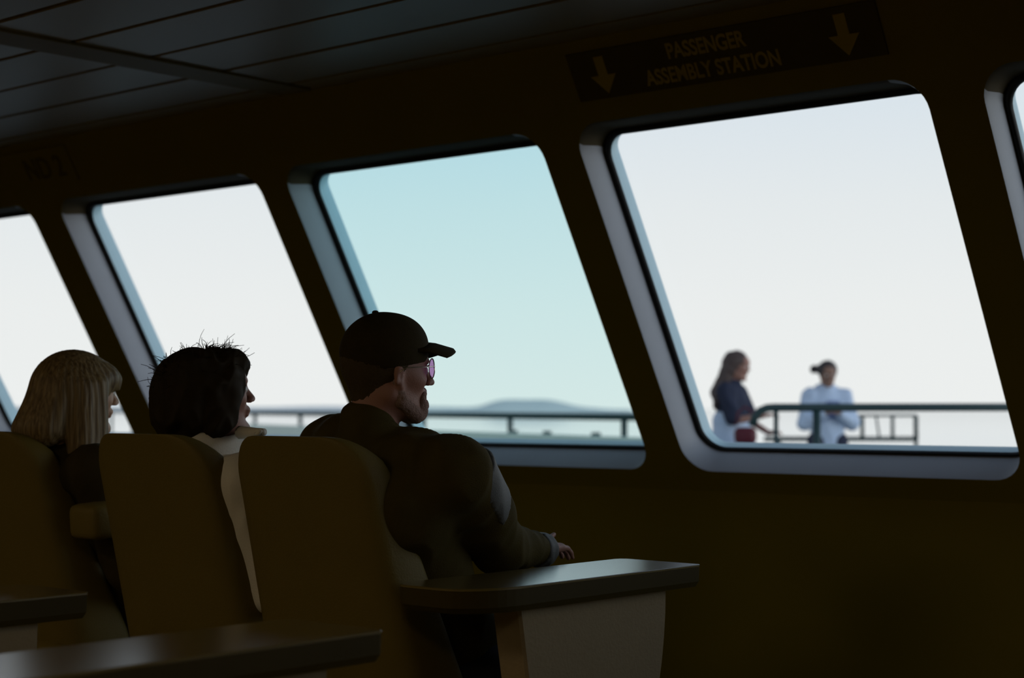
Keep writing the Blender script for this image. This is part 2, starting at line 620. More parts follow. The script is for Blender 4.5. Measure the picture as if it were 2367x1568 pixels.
# ceiling: boards of 0.3 m running along the windows, cross joint covered by a batten
T_C = DW - V_TOP * math.sin(TILT)
bm = bmesh.new()
seams = [T_C + .05] + [2.945 + .297 * 3 - .297 * i for i in range(0, 36)]
seams = [s for s in seams if s <= T_C + .06]
sb = [-9.9, -4.49, .9, 2.7]
for a, b_ in zip(seams, seams[1:]):
    off = random.uniform(-.0015, .0015)
    for s0, s1 in zip(sb, sb[1:]):
        add_box(bm, ((s0 + s1) / 2, (a + b_) / 2, CZ + .012 + off), s1 - s0 - .01, abs(a - b_) - .019, .024,
                Matrix(((ES.x, ET.x, 0, 0), (ES.y, ET.y, 0, 0), (0, 0, 1, 0), (0, 0, 0, 1))), .003, 1)
ce = from_bm('ceiling', bm, M['ceil'])
tag(ce, 'low ceiling of long narrow painted panels with dark joints', kind='structure')
bm = bmesh.new()
MG = Matrix(((ES.x, ET.x, 0, 0), (ES.y, ET.y, 0, 0), (0, 0, 1, 0), (0, 0, 0, 1)))
add_box(bm, (-3.6, -1.5, CZ + .05), 12.6, 11.2, .03, MG)
tag(from_bm('ceiling_deckhead', bm, M['gasket']), 'dark void above the ceiling panels', kind='structure')
for i, s in enumerate((-4.49, .9)):
    bm = bmesh.new()
    add_box(bm, (s, (T_C - 6.5) / 2, CZ - .004), .165, T_C + 6.45, .012, MG, .003, 2)
    tag(from_bm('trim_%d' % (i + 1), bm, M['batten']), 'flat batten across the ceiling panels', kind='structure')

bm = bmesh.new()
add_box(bm, (-3.6, -1.0, FZ - .03), 12.6, 11.7, .06, MG)
tag(from_bm('floor', bm, M['floor']), 'dark carpeted cabin floor', kind='structure')
for nm, s_w in (('wall_left', -9.85), ('wall_right', 2.62), ('wall_back', None)):
    bm = bmesh.new()
    if s_w is None:
        add_box(bm, (-3.6, -6.8, (FZ + CZ) / 2 + .02), 12.6, .06, CZ - FZ + .02, MG)
    else:       # end walls follow the slope of the window wall
        prof = [(-6.8, FZ), (lowT, FZ), (lowT, ZC + V_LOW * math.cos(TILT)), (T_C, CZ + .03), (-6.8, CZ + .03)]
        loft(bm, [[G(s_w - .03, a, z) for a, z in prof], [G(s_w + .03, a, z) for a, z in prof]], cap0=True, cap1=True)
    tag(from_bm(nm, bm, M['wall']), 'plain dark brown cabin wall', kind='structure')


# unseen fill lamps added over the rear cabin to lift the dark surfaces
m, t, b = new_mat('warm_fill_diffuser')
b.inputs['Base Color'].default_value = (.8, .75, .65, 1)
b.inputs['Emission Color'].default_value = (1, .80, .52, 1)
b.inputs['Emission Strength'].default_value = 9.0
M['fill_lamp'] = m
for i, (s, t_) in enumerate(((-5.6, -.1), (-2.9, -.1), (-.2, -.1), (-5.6, -3.1), (-2.9, -3.1), (-.2, -3.1))):
    root = empty('fill_light', G(s, t_, CZ - .002), math.atan2(ES.y, ES.x))
    tag(root, 'added square fill light overhead, the %s of the %s row' % (('leftmost', 'middle one', 'rightmost')[i % 3], ('front', 'rear')[i // 3]), 'ceiling light', 'added fill lights over the rear of the cabin')
    b_ = bmesh.new()
    for x_, y_, w_, h_ in ((-.30, 0, .03, .63), (.30, 0, .03, .63), (0, -.30, .57, .03), (0, .30, .57, .03)):
        add_box(b_, (x_, y_, -.02), w_, h_, .04)
    from_bm('light_frame', b_, M['batten'], root)
    b_ = bmesh.new()
    add_box(b_, (0, 0, -.016), .57, .57, .02)
    from_bm('diffuser', b_, M['fill_lamp'], root)


# signs on the sloping wall above the windows
def text_mesh(body, size, u, v, d, sxx, material, parent, align='CENTER', name='lettering', ext=.0015, boldness=.0):
    cu = bpy.data.curves.new('t', 'FONT')
    cu.body = body
    cu.size = size
    cu.align_x = align
    cu.extrude = ext
    cu.offset = boldness
    to = bpy.data.objects.new('t', cu)
    COL.objects.link(to)
    dg = bpy.context.evaluated_depsgraph_get()
    me = bpy.data.meshes.new_from_object(to.evaluated_get(dg))
    bpy.data.objects.remove(to)
    bpy.data.curves.remove(cu)
    me.materials.clear()
    base = parent.location
    for vv in me.vertices:
        x, y, z = vv.co
        vv.co = Wp(u + x * sxx, v + y, d - z) - base
    o = link(name, me, material, parent)
    return o


def poly_prism(bm, pts, d0, d1, base):
    a = [bm.verts.new(Wp(u, v, d0) - base) for u, v in pts]
    b_ = [bm.verts.new(Wp(u, v, d1) - base) for u, v in pts]
    n_ = len(pts)
    bm.faces.new(a)
    bm.faces.new(b_[::-1])
    for i in range(n_):
        bm.faces.new((a[i], b_[i], b_[(i + 1) % n_], a[(i + 1) % n_]))


sg = empty('assembly_station_sign', Wp(-2.74, 1.11, -.004))
tag(sg, 'dark sign with two down arrows reading PASSENGER ASSEMBLY STATION, above the widest window', 'sign')
bm = bmesh.new()
poly_prism(bm, [(-3.275, 1.107), (-2.200, 1.107), (-2.200, 1.263), (-3.275, 1.263)], 0.0, -.006, sg.location)
from_bm('sign_board', bm, M['board'], sg)
text_mesh('PASSENGER', .066, -2.765, 1.199, -.0065, .80, M['letter'], sg, boldness=.002)
text_mesh('ASSEMBLY STATION', .066, -2.765, 1.127, -.0065, .80, M['letter'], sg, boldness=.002)
for uc in (-3.155, -2.315):
    bm = bmesh.new()
    poly_prism(bm, [(uc - .018, 1.243), (uc + .018, 1.243), (uc + .018, 1.182), (uc + .048, 1.182), (uc, 1.122), (uc - .048, 1.182), (uc - .018, 1.182)], -.0062, -.008, sg.location)
    from_bm('arrow', bm, M['letter'], sg)

sg = empty('wall_sign', Wp(-6.5, 1.11, -.004))
tag(sg, 'long sign at the far left ending in ND 2, above the leftmost window', 'sign')
bm = bmesh.new()
poly_prism(bm, [(-7.5, 1.112), (-6.0, 1.112), (-6.0, 1.272), (-7.5, 1.272)], 0.0, -.006, sg.location)
from_bm('sign_board', bm, M['wall'], sg)
text_mesh('ND 2', .135, -6.06, 1.140, -.0065, .92, M['letter_dim'], sg, 'RIGHT', boldness=.002)


# ------------------------------------------------------------------ seats
def make_seat():
    """local frame: +X towards the windows, z up, origin on the floor under the top of the back"""
    root = empty('ferry_seat')
    # backrest: stacked rounded sections that lean back
    top = 1.107 - FZ
    bot = .40
    rings = []
    NZ = 26
    for i in range(NZ + 1):
        q = i / NZ
        # even steps low down, finer ones near the rounded top
        z = bot + (top - bot) * (1 - (1 - q) ** 1.7)
        lean = (top - z) * math.tan(math.radians(13))
        hw = .252 - .037 * (z - bot) / (top - bot)
        th = .235 - .145 * (z - bot) / (top - bot)
        e = (top - z)
        R = .095
        if e < R:
            c = math.sqrt(max(0.0, 1 - ((R - e) / R) ** 2))
            hw = hw - R * (1 - c)
            th = th * (.32 + .68 * min(1, math.sqrt(e / .05)) if e < .05 else 1)
        crown = .004
        xs = lean + .5 * th
        ring_ = []
        for k in range(40):
            a = 2 * math.pi * k / 40
            ca, sa = math.cos(a), math.sin(a)
            px_ = abs(ca) ** .42 * (1 if ca > 0 else -1) * th / 2
            py_ = abs(sa) ** .38 * (1 if sa > 0 else -1) * hw
            ring_.append(Vector((xs + px_ + (.012 * (abs(py_) / .2) ** 2), py_, z)))
        rings.append(ring_)
    b1 = bmesh.new()
    loft(b1, rings, cap0=True, cap1=True)
    bk = from_bm('backrest', b1, M['seat'], root, True)
    b3 = bmesh.new()
    add_box(b3, (.36, 0, .405), .50, .44, .12, None, .045, 4)
    from_bm('seat_cushion', b3, M['seat'], root, True)
    b4 = bmesh.new()
    add_box(b4, (.34, 0, .325), .46, .40, .05, None, .01, 2)
    from_bm('seat_pan', b4, M['seat_shell'], root)
    b5 = bmesh.new()
    add_box(b5, (.32, 0, .155), .14, .16, .30, None, .015, 2)
    add_box(b5, (.32, 0, .012), .36, .30, .024, None, .008, 2)
    from_bm('pedestal', b5, M['steel'], root)
    return root


seat = make_seat()
seat_pos = [(-2.80, 2.42), (-3.345, 2.42), (-4.06, 2.42)]
labels = ['tan high-backed seat beside the side table, in front of it the man in the cap',
          'tan high-backed seat behind the dark-haired person in the white collar',
          'tan high-backed seat behind the person with long blonde hair']
for i, (s, t_) in enumerate(seat_pos):
    o = seat if i == 0 else copy_tree(seat)
    o.location = G(s, t_, FZ)
    o.rotation_euler = (0, 0, ROT_S)
    tag(o, labels[i], 'seat', 'row of high-backed cabin seats')
    if i == 2:
        b6 = bmesh.new()
        add_box(b6, (.25, -.37, .785), .22, .12, .09, Matrix.Rotation(math.radians(-4), 4, 'Y'), .02, 3)
        from_bm('armrest', b6, M['seat'], o, True)


# ------------------------------------------------------------------ side tables
def make_table():
    """local frame: +X towards the windows, +Y away from the viewer; origin on the floor at the near front corner line"""
    root = empty('side_table')
    L, Wd, zt = .79, .240, .80 - FZ
    th = .052
    # outline, near edge y=0, far edge y=Wd, front x=0, rear x=-L
    pts = []
    def arc(cx_, cy_, r, a0, a1, n_=8):
        for i in range(n_ + 1):
            a = math.radians(a0 + (a1 - a0) * i / n_)
            pts.append((cx_ + r * math.cos(a), cy_ + r * math.sin(a)))
    arc(-.008, .008, .008, -90, 0, 4)
    arc(-.03, Wd - .03, .03, 0, 90)
    arc(-L + .045, Wd - .045, .045, 90, 180)
    arc(-L + .13, .10, .13 * 1.0, 180, 270) if False else None
    for i in range(11):
        a = math.radians(180 + 90 * i / 10)
        pts.append((-L + .15 + .15 * math.cos(a), .10 + .10 * math.sin(a)))
    b1 = bmesh.new()
    loft(b1, [[Vector((x * .998, .001 + y * .99, zt - .006)) for x, y in pts], [Vector((x, y, zt - .005)) for x, y in pts],
              [Vector((x, y, zt - .0015)) for x, y in pts], [Vector((x * .997 - .0007, .0015 + y * .985, zt)) for x, y in pts]], cap0=True, cap1=True)
    from_bm('tabletop', b1, M['top'], root)
    b2 = bmesh.new()
    lo = []
    for x, y in pts:
        lo.append((x, y))
    loft(b2, [[Vector((x * .975 - .008, .006 + y * .96, zt - th)) for x, y in pts], [Vector((x * .998 - .001, .002 + y * .985, zt - th + .012)) for x, y in pts],
              [Vector((x * .999 - .0005, .001 + y * .992, zt - .006)) for x, y in pts]], cap0=True, cap1=True)
    from_bm('edge_band', b2, M['fascia'], root)
    # tapering slab leg
    b3 = bmesh.new()
    prof = []
    for i in range(9):
        q = i / 8
        prof.append((-.095 - .115 * q ** 2.0 - .12 * max(0, q - .5), zt - th - .001 - .44 * q))
    prof.append((-.33, zt - th - .50))
    prof.append((-.34, .03))
    prof.append((-.52, .03))
    prof.append((-.53, zt - th - .50))
    prof.append((-.62, zt - th - .001))
    rr = []
    for y, ins in ((.03, .006), (.036, 0), (.104, 0), (.11, .006)):
        cx_ = -.38
        rr.append([Vector((x + (ins if x < cx_ else -ins), y, z)) for x, z in prof])
    loft(b3, rr, cap0=True, cap1=True)
    from_bm('leg_panel', b3, M['panel'], root)
    b4 = bmesh.new()
    add_box(b4, (-.43, .10, .015), .34, .20, .03, None, .008, 2)
    from_bm('foot_plate', b4, M['steel'], root)
    return root


tb = make_table()
tpos = [(-2.280, 3.268, 'dark side table under the right arm of the man in the cap'),
        (-2.005, 1.955, 'dark side table nearest the viewer, running off the lower left'),
        (-2.860, 1.965, 'dark side table at the left edge, only its rounded tip showing')]
for i, (s, t_, lb) in enumerate(tpos):
    o = tb if i == 0 else copy_tree(tb)
    o.location = G(s, t_, FZ)
    o.rotation_euler = (0, 0, ROT_S)
    tag(o, lb, 'table', 'narrow side tables between the seats')


# ------------------------------------------------------------------ people
def rot_pt(R, o, p):
    v = R @ Vector(p) + o
    return (v.x, v.y, v.z)


def head_field(fd, R, o, sc=1.0, nose=1.0, female=False, beard=False):
    """adds a head to a field; R turns the head's own frame (x front, y left, z up)"""
    P_ = lambda x, y, z: rot_pt(R, o, (x * sc, y * sc, z * sc))
    RM = [[R[i][j] for j in range(3)] for i in range(3)]
    E_ = lambda c, r, k=.01, sub=False: fd.ell(P_(*c), [v * sc for v in r], k * sc, sub, RM)
    C_ = lambda a, b_, r1, r2, k=.01, sub=False: fd.cone(P_(*a), P_(*b_), r1 * sc, r2 * sc, k * sc, sub)
    E_((-.012, 0, .035), (.098, .075, .083))
    E_((.028, 0, -.022), (.060, .057, .083), .03)
    E_((.060, 0, .048), (.030, .052, .034), .03)
    for s in (-1, 1):
        C_((-.012, s * .052, -.048), (.060, s * .020, -.092), .020, .017, .03)
        E_((.056, s * .036, -.012), (.028, .022, .022), .02)           # cheekbone
    E_((.076, 0, -.096), (.019, .020, .019), .018)                       # chin
    E_((.088, 0, .031), (.010, .042, .009), .012)                        # brow
    for s in (-1, 1):
        E_((.098, s * .030, .008), (.014, .015, .011), .010, True)       # eye socket
        E_((.079, s * .030, .009), (.0125, .0135, .0105), .004)          # lids
    C_((.088, 0, .020), (.108 * nose, 0, -.018), .0065, .0095, .010)     # nose
    for s in (-1, 1):
        E_((.100, s * .0105, -.022), (.009, .0065, .0065), .006)
    E_((.089, 0, -.044), (.011, .020, .010), .010)
    E_((.0915, 0, -.0490), (.006, .018, .0042), .006)                    # upper lip
    E_((.0885, 0, -.0600), (.0065, .016, .0045), .006)                   # lower lip
    C_((.103, -.02, -.0552), (.103, .02, -.0552), .0018, .0018, .001, True)
    for s in (-1, 1):                                                    # ears
        C_((.002, s * .071, .010), (.008, s * .067, -.032), .013, .009, .006)
        E_((-.006, s * .078, -.004), (.006, .005, .026), .006)
        E_((.008, s * .082, -.008), (.008, .007, .014), .004, True)
    C_((-.030, 0, -.055), (-.046, 0, -.150), .054, .056, .03)             # neck


def hand_field(fd, wrist, fwd, up, sc=1.0, curl=.35, side=1, spread=.10, point=False):
    """palm, four bent fingers and a thumb; fwd = finger direction, up = back of the hand, side=+1 puts the thumb on the left"""
    w = Vector(wrist); f = Vector(fwd).normalized(); u = Vector(up).normalized()
    l = u.cross(f).normalized() * side          # towards the thumb
    u = f.cross(l).normalized() * side
    p = lambda a, b_, c: tuple(w + (f * a + l * b_ + u * c) * sc)
    for b_ in (-.026, -.009, .009, .024):
        fd.cone(p(.01, b_ * .7, 0), p(.085, b_, 0), .0145 * sc, .0115 * sc, .012)
    lens_ = ((-.029, .030, .022, .017), (-.010, .036, .026, .020), (.010, .040, .029, .021), (.029, .037, .026, .020))
    for i, (b_, a1, a2, a3) in enumerate(lens_):
        cc = curl * (1 + .15 * (3 - i))
        if point and i == 3: cc = .04
        pos = Vector((.088 - abs(b_) * .2, b_, 0)); ang = cc * .3 + (-.35 if point and i == 3 else 0)
        rr = .0088 if i else .0078
        sp = b_ * spread / .03 * .3
        for j, L in enumerate((a1, a2, a3)):
            nx = pos + Vector((math.cos(ang) * L, sp * L, -math.sin(ang) * L))
            fd.cone(p(*pos), p(*nx), rr * sc, (rr - .0008) * sc, .003)
            pos = nx; ang += cc; rr -= .0007
    pos = Vector((.030, .030, -.004)); a = .75
    for L, rr in ((.034, .0115), (.030, .0098), (.024, .0088)):
        nx = pos + Vector((math.cos(a) * L, math.sin(a) * L, -.006))
        fd.cone(p(*pos), p(*nx), rr * sc, (rr - .001) * sc, .004)
        pos = nx; a -= .28
    fd.cone(p(.005, .012, 0), p(.032, .030, -.004), .014 * sc, .012 * sc, .01)


def eyes(root, R, o, sc):
    for s in (-1, 1):
        b_ = bmesh.new()
        bmesh.ops.create_uvsphere(b_, u_segments=12, v_segments=8, radius=.0118 * sc)
        for v in b_.verts: v.co = R @ (v.co + Vector((.0805, s * .030, .009)) * sc) + o
        from_bm('eye', b_, M['eye'], root, True)


def person_root(org, yaw_from_view):
    """root with local +X facing yaw degrees to the right of the viewing direction"""
    e = empty('person', org, math.radians(90 - yaw_from_view))
    return e


def to_local(root, p):
    Mx = Matrix.Translation(root.location) @ Matrix.Rotation(root.rotation_euler.z, 4, 'Z')
    return Mx.inverted() @ Vector(p)


def head_rot(rel_yaw, pitch_up, roll=0.0):
    """rel_yaw: turn to the person's right relative to the torso, degrees"""
    return Matrix.Rotation(math.radians(-rel_yaw), 3, 'Z') @ Matrix.Rotation(math.radians(-pitch_up), 3, 'Y') @ Matrix.Rotation(math.radians(roll), 3, 'X')


def legs_field(fd, k=.02, r=1.0, grow=0.0):
    for s in (-1, 1):
        fd.cone((0, s * .10, .44), (.42, s * .13, .46), .085 * r + grow, .062 * r + grow, k)
        fd.cone((.42, s * .13, .46), (.46, s * .14, .10), .058 * r + grow, .042 * r + grow, k)


def shoes(root, material):
    for s in (-1, 1):
        f_ = Field((.36, s * .14 - .07, -.01), (.70, s * .14 + .07, .16), .008)
        f_.cone((.44, s * .14, .045), (.60, s * .15, .035), .042, .034, .02, flat=(1, 1, .9))
        f_.cone((.45, s * .14, .05), (.45, s * .14, .10), .042, .045, .02)
        f_.cut_below((.5, s * .14, .002), (0, 0, 1), .3)
        link('shoe', f_.mesh('shoe'), material, root)


# ---- the man in the cap ------------------------------------------------------
hd = Vector((-.284, 3.785, 1.246))
root = person_root(G(seat_pos[0][0] + .07, seat_pos[0][1] + .44, FZ), 42)
tag(root, 'person in a black baseball cap, glasses and dark jacket, forearm on the side table', 'person')
ho = to_local(root, hd)
R = head_rot(23, 0)
neck = ho + R @ Vector((-.046, 0, -.14))
shz = 1.075 - FZ
shR = to_local(root, at(1050, 1078, 3.68))
shL = to_local(root, at(772, 1030, 3.96))
elR = to_local(root, at(1150, 1262, 3.90))
wrR = to_local(root, at(1240, 1284, 4.08))
wrR.z = .80 - FZ + .024
elL = Vector((.16, .27, .63))
wrL = Vector((.36, .12, .56))
fd = Field((-.42, -.52, .0), (.62, .52, 1.36), .0042)
head_field(fd, R, ho, .96, 1.04)
fd.cone(tuple(neck), (neck.x - .01, neck.y, shz + .02), .056, .06, .03)
fd.cone(shR, shL, .052, .052, .04)
fd.cone((-.01, 0, .50), (ho.x - .04, 0, .88), .12, .125, .04, flat=(.85, 1.1, 1))
legs_field(fd)
fd.cone(shR, elR, .045, .037, .02)
fd.cone(elR, wrR, .036, .026, .015)
fd.cone(shL, elL, .045, .037, .02)
fd.cone(elL, wrL, .036, .026, .015)
dirR = (wrR - elR); dirR.z = 0
hand_field(fd, wrR, dirR, (0, 0, 1), 1.0, .30, 1, point=True)
hand_field(fd, wrL, (.9, -.4, -.1), (0, .1, 1), 1.0, .45, -1)
link('body', fd.mesh('body'), M['skin_ruddy'], root)
eyes(root, R, ho, .96)

H = lambda x, y, z: rot_pt(R, ho, (x * .96, y * .96, z * .96))
RM = [[R[i][j] for j in range(3)] for i in range(3)]
# cropped hair below the cap
fd = Field((ho.x - .16, ho.y - .16, ho.z - .14), (ho.x + .14, ho.y + .16, ho.z + .12), .0035)
fd.ell(H(-.012, 0, .030), (.098, .076, .083), 0, False, RM)
fd.cone(H(-.040, 0, .0), H(-.038, 0, -.050), .053, .048, .02)
fd.cone(H(.004, -.069, .02), H(.006, -.066, -.012), .011, .006, .008)
fd.cone(H(.004, .069, .02), H(.006, .066, -.012), .011, .006, .008)
nrm = R @ Vector((-.80, 0, .60))
fd.cut_below(H(.012, 0, .0), (nrm.x, nrm.y, nrm.z), .3)
link('hair', fd.mesh('hair', .0012, 160), M['hair_grey'], root)
# short grey beard along the jaw, upper lip and chin
fd = Field((ho.x - .12, ho.y - .13, ho.z - .14), (ho.x + .15, ho.y + .13, ho.z + .02), .0028)
for s in (-1, 1):
    fd.cone(H(-.002, s * .059, -.018), H(.012, s * .053, -.060), .012, .016, .008)
    fd.cone(H(.012, s * .053, -.062), H(.064, s * .022, -.097), .017, .019, .01)
    fd.cone(H(.091, s * .003, -.040), H(.083, s * .024, -.050), .0075, .0055, .006)
    fd.cone(H(.078, s * .026, -.060), H(.078, s * .020, -.080), .010, .012, .008)
fd.ell(H(.080, 0, -.084), (.021, .026, .028), .012, False, RM)
fd.cone(H(.090, -.014, -.070), H(.090, .014, -.070), .008, .008, .010)
link('beard', fd.mesh('beard', .0015, 220), M['beard'], root)
# cap
fd = Field((ho.x - .20, ho.y - .20, ho.z - .06), (ho.x + .25, ho.y + .25, ho.z + .20), .0035)
fd.ell(H(-.008, 0, .052), (.103, .085, .092), 0, False, RM)
fd.ell(H(.030, 0, .074), (.060, .064, .058), .02, False, RM)
fd.ell(H(-.012, 0, .035), (.094, .075, .080), 0, True, RM)
fd.ell(H(.03, 0, -.06), (.085, .085, .10), .0, True, RM)
nrm = R @ Vector((-.17, 0, .985)).normalized()
pc = H(-.10, 0, -.002)
fd.cut_below(pc, (nrm.x, nrm.y, nrm.z), .3)
cap = link('cap', fd.mesh('cap'), M['cap'], root)
cap['label'] = 'black baseball cap with a curved brim'
b_ = bmesh.new()
rings = []
for i in range(13):
    q = -1 + 2 * i / 12
    yy = q * .076
    drop = -.026 * q * q
    xr = .072 - .040 * q * q
    xf = .166 - .040 * abs(q) ** 3
    sec = []
    for (x, dz) in ((xr, .0035), (xr + (xf - xr) * .5, .007), (xf - .004, .003), (xf, -.001), (xf - .004, -.005), (xr + (xf - xr) * .5, -.001), (xr, -.005)):
        sec.append(Vector(H(x, yy, .077 + dz + drop - .16 * (x - .07))))
    rings.append(sec)
loft(b_, rings, cap0=True, cap1=True)
from_bm('brim', b_, M['cap'], cap, True)
b_ = bmesh.new()
bmesh.ops.create_uvsphere(b_, u_segments=12, v_segments=8, radius=.008)
for v in b_.verts: v.co = Vector((v.co.x, v.co.y, v.co.z * .6)) + Vector(H(-.030, 0, .146))
from_bm('button', b_, M['cap'], cap, True)
# glasses
b_ = bmesh.new()
for s in (-1, 1):
    pts = []
    for k in range(25):
        a = 2 * math.pi * k / 24
        r1 = .0245 * (1 + .10 * math.cos(a) * (1 if math.sin(a) > 0 else -.2))
        pts.append(H(.105 - abs(s * .033 + r1 * math.cos(a)) * .12, s * .033 + r1 * math.cos(a), .014 + .0235 * math.sin(a)))
    add_tube(b_, pts, .0013, 6, False)
    add_tube(b_, [H(.098, s * .058, .018), H(.092, s * .070, .018), H(.06, s * .079, .016), H(.016, s * .082, .014), H(.000, s * .083, .004)], .0014, 6)
add_tube(b_, [H(.103, -.010, .020), H(.106, 0, .022), H(.103, .010, .020)], .0014, 6)
gl = from_bm('glasses', b_, M['metalw'], root, True)
gl['label'] = 'thin silver wire glasses'
for s in (-1, 1):
    b_ = bmesh.new()
    f0, f1 = [], []
    for k in range(24):
        a = 2 * math.pi * k / 24
        r1 = .024 * (1 + .10 * math.cos(a) * (1 if math.sin(a) > 0 else -.2))
        y_ = s * .033 + r1 * math.cos(a)
        x_ = .105 - abs(y_) * .12
        f0.append(Vector(H(x_ - .0008, y_, .014 + .023 * math.sin(a))))
        f1.append(Vector(H(x_ + .0008, y_, .014 + .023 * math.sin(a))))
    loft(b_, [f0, f1], cap0=True, cap1=True)
    from_bm('lens', b_, M['lens'], gl)
# jacket
fd = Field((-.46, -.56, .36), (.62, .56, 1.20), .006)
fd.cone((.02, 0, .46), (ho.x - .0, 0, .86), .15, .140, .05, flat=(.85, 1.12, 1))
fd.cone((ho.x - .03, -.10, .88), (ho.x - .03, .10, .88), .120, .120, .06)
fd.cone(shR + Vector((0, 0, -.018)), shL + Vector((0, 0, -.018)), .075, .075, .06)
nb = Vector((neck.x - .005, neck.y, ho.z - .185))
fd.cone(nb + Vector((0, 0, -.04)), (shR + nb) / 2 + Vector((0, 0, -.005)), .075, .06, .05)
fd.cone(nb + Vector((0, 0, -.04)), (shL + nb) / 2 + Vector((0, 0, .012)), .075, .062, .05)
fd.cone((shL + nb) / 2 + Vector((0, 0, .010)), shL + Vector((0, 0, -.01)), .060, .066, .04)
fd.cone(shR + Vector((0, 0, -.02)), shR + (elR - shR) * .6, .078, .072, .03)
fd.cone(shR + (elR - shR) * .6, elR, .070, .062, .02)
fd.cone(elR, elR + (wrR - elR) * 1.02, .058, .038, .02)
fd.cone(shL + Vector((0, 0, -.02)), elL, .075, .058, .03)
fd.cone(elL, elL + (wrL - elL) * .85, .054, .045, .02)
fd.cone(nb, (nb.x + .006, nb.y, ho.z - .112), .074, .062, .02)
me = fd.mesh('jacket', .006, 13, 3.3)
link('jacket', me, M['jacket'], root)
# stand-up collar ring
b_ = bmesh.new()
rg = []
for (z, r, o_) in ((-.060, .078, 0), (-.020, .071, .002), (.028, .068, .006), (.033, .064, .006), (.025, .061, .006), (-.02, .062, .0)):
    rg.append([Vector((nb.x + .008 + o_ + r * math.cos(2 * math.pi * k / 40) * 1.02, nb.y + r * math.sin(2 * math.pi * k / 40),
                       ho.z - .135 + z - .022 * max(0, math.cos(2 * math.pi * k / 40)))) for k in range(40)])
loft(b_, rg)
from_bm('collar', b_, M['jacket'], root, True)
# window light on the sleeve front, put in as a paler patch of cloth
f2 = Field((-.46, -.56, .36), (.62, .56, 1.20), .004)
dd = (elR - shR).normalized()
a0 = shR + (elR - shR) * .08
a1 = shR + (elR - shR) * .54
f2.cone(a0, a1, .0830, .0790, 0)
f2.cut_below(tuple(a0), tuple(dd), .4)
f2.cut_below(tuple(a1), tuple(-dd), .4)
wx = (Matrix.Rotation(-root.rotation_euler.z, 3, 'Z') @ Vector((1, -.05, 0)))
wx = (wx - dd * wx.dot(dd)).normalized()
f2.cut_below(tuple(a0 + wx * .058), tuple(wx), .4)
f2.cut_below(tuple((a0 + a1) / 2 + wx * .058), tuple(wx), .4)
sl = link('sleeve_highlight', f2.mesh('sleeve_highlight', .006, 13, 3.3), M['jacket_lit'], root)
sl['label'] = 'grey patch of painted window light on the jacket sleeve'
f2 = Field((-.46, -.56, .36), (.62, .56, 1.20), .005)
a0 = elR + (wrR - elR) * .98
a1 = elR + (wrR - elR) * 1.20
f2.cone(a0, a1, .042, .041, 0)
dd = (wrR - elR).normalized()
f2.cut_below(tuple(a0), tuple(dd), .3)
f2.cut_below(tuple(a1), tuple(-dd), .3)
link('cuff', f2.mesh('cuff', .003, 30), M['jacket_lit'], root)
f3 = Field((-.2, -.30, .05), (.60, .30, .60), .009)
legs_field(f3, .02, 1.0, .018)
f3.cone((0, -.06, .47), (0, .06, .47), .12, .12, .04)
link('trousers', f3.mesh('trousers', .004, 12), M['trousers'], root)
shoes(root, M['shoe'])


# ---- women in the row --------------------------------------------------------
def seated_woman(org, yaw, head_w, rel_yaw, pitch, sc, label, cloth, cloth_name, collar=False, skin=None):
    root = person_root(org, yaw)
    tag(root, label, 'person')
    ho = to_local(root, head_w)
    R = head_rot(rel_yaw, pitch)
    shz = ho.z - .205
    fd = Field((-.42, -.46, .0), (.62, .46, ho.z + .15), .0045)
    head_field(fd, R, ho, sc, 1.0, True)
    nk = ho + R @ Vector((-.042, 0, -.13))
    fd.cone(tuple(nk), (nk.x - .005, nk.y, shz + .03), .047, .05, .03)
    A, B = Vector((nk.x, nk.y - .15, shz)), Vector((nk.x, nk.y + .15, shz))
    fd.cone(A, B, .043, .043, .04)
    fd.cone((0, 0, .50), (nk.x + .05, nk.y, shz - .12), .10, .10, .04, flat=(.85, 1.1, 1))
    legs_field(fd, .02, .9)
    for P0, s in ((A, -1), (B, 1)):
        e_ = Vector((P0.x + .08, P0.y + s * .035, shz - .27))
        w_ = Vector((P0.x + .30, P0.y - s * .06, .53))
        fd.cone(P0, e_, .040, .033, .02)
        fd.cone(e_, w_, .032, .023, .015)
        hand_field(fd, w_, (.9, -s * .4, -.15), (.1, 0, 1), .92, .4, -s)
    link('body', fd.mesh('body'), skin or M['skin'], root)
    eyes(root, R, ho, sc)
    fd = Field((-.44, -.50, .38), (.50, .50, ho.z), .0065)
    fd.cone((0.01, 0, .47), (nk.x + .06, nk.y, shz - .13), .125, .112, .05, flat=(.8, 1.1, 1))
    fd.cone(A, B, .064, .064, .06)
    fd.cone((nk.x, nk.y, shz - .01), (nk.x, nk.y, shz + .045), .085, .062, .04)
    for P0, s in ((A, -1), (B, 1)):
        e_ = Vector((P0.x + .08, P0.y + s * .035, shz - .27))
        w_ = Vector((P0.x + .30, P0.y - s * .06, .53))
        fd.cone(P0, e_, .062, .052, .03)
        fd.cone(e_, e_ + (w_ - e_) * .85, .050, .040, .02)
    link(cloth_name, fd.mesh(cloth_name, .006, 14, yaw * .1), cloth, root)
    f3 = Field((-.2, -.28, .05), (.60, .28, .60), .01)
    legs_field(f3, .02, .9, .018)
    f3.cone((0, -.05, .47), (0, .05, .47), .11, .11, .04)
    link('trousers', f3.mesh('trousers', .004, 12), M['trousers'], root)
    shoes(root, M['shoe'])
    return root, ho, R, nk, shz


def strands(name, lines, r, material, parent):
    b_ = bmesh.new()
    for pts in lines:
        n_ = len(pts)
        add_tube(b_, pts, r, 4, False, [1 - .6 * (i / (n_ - 1)) for i in range(n_)])
    return from_bm(name, b_, material, parent, True)


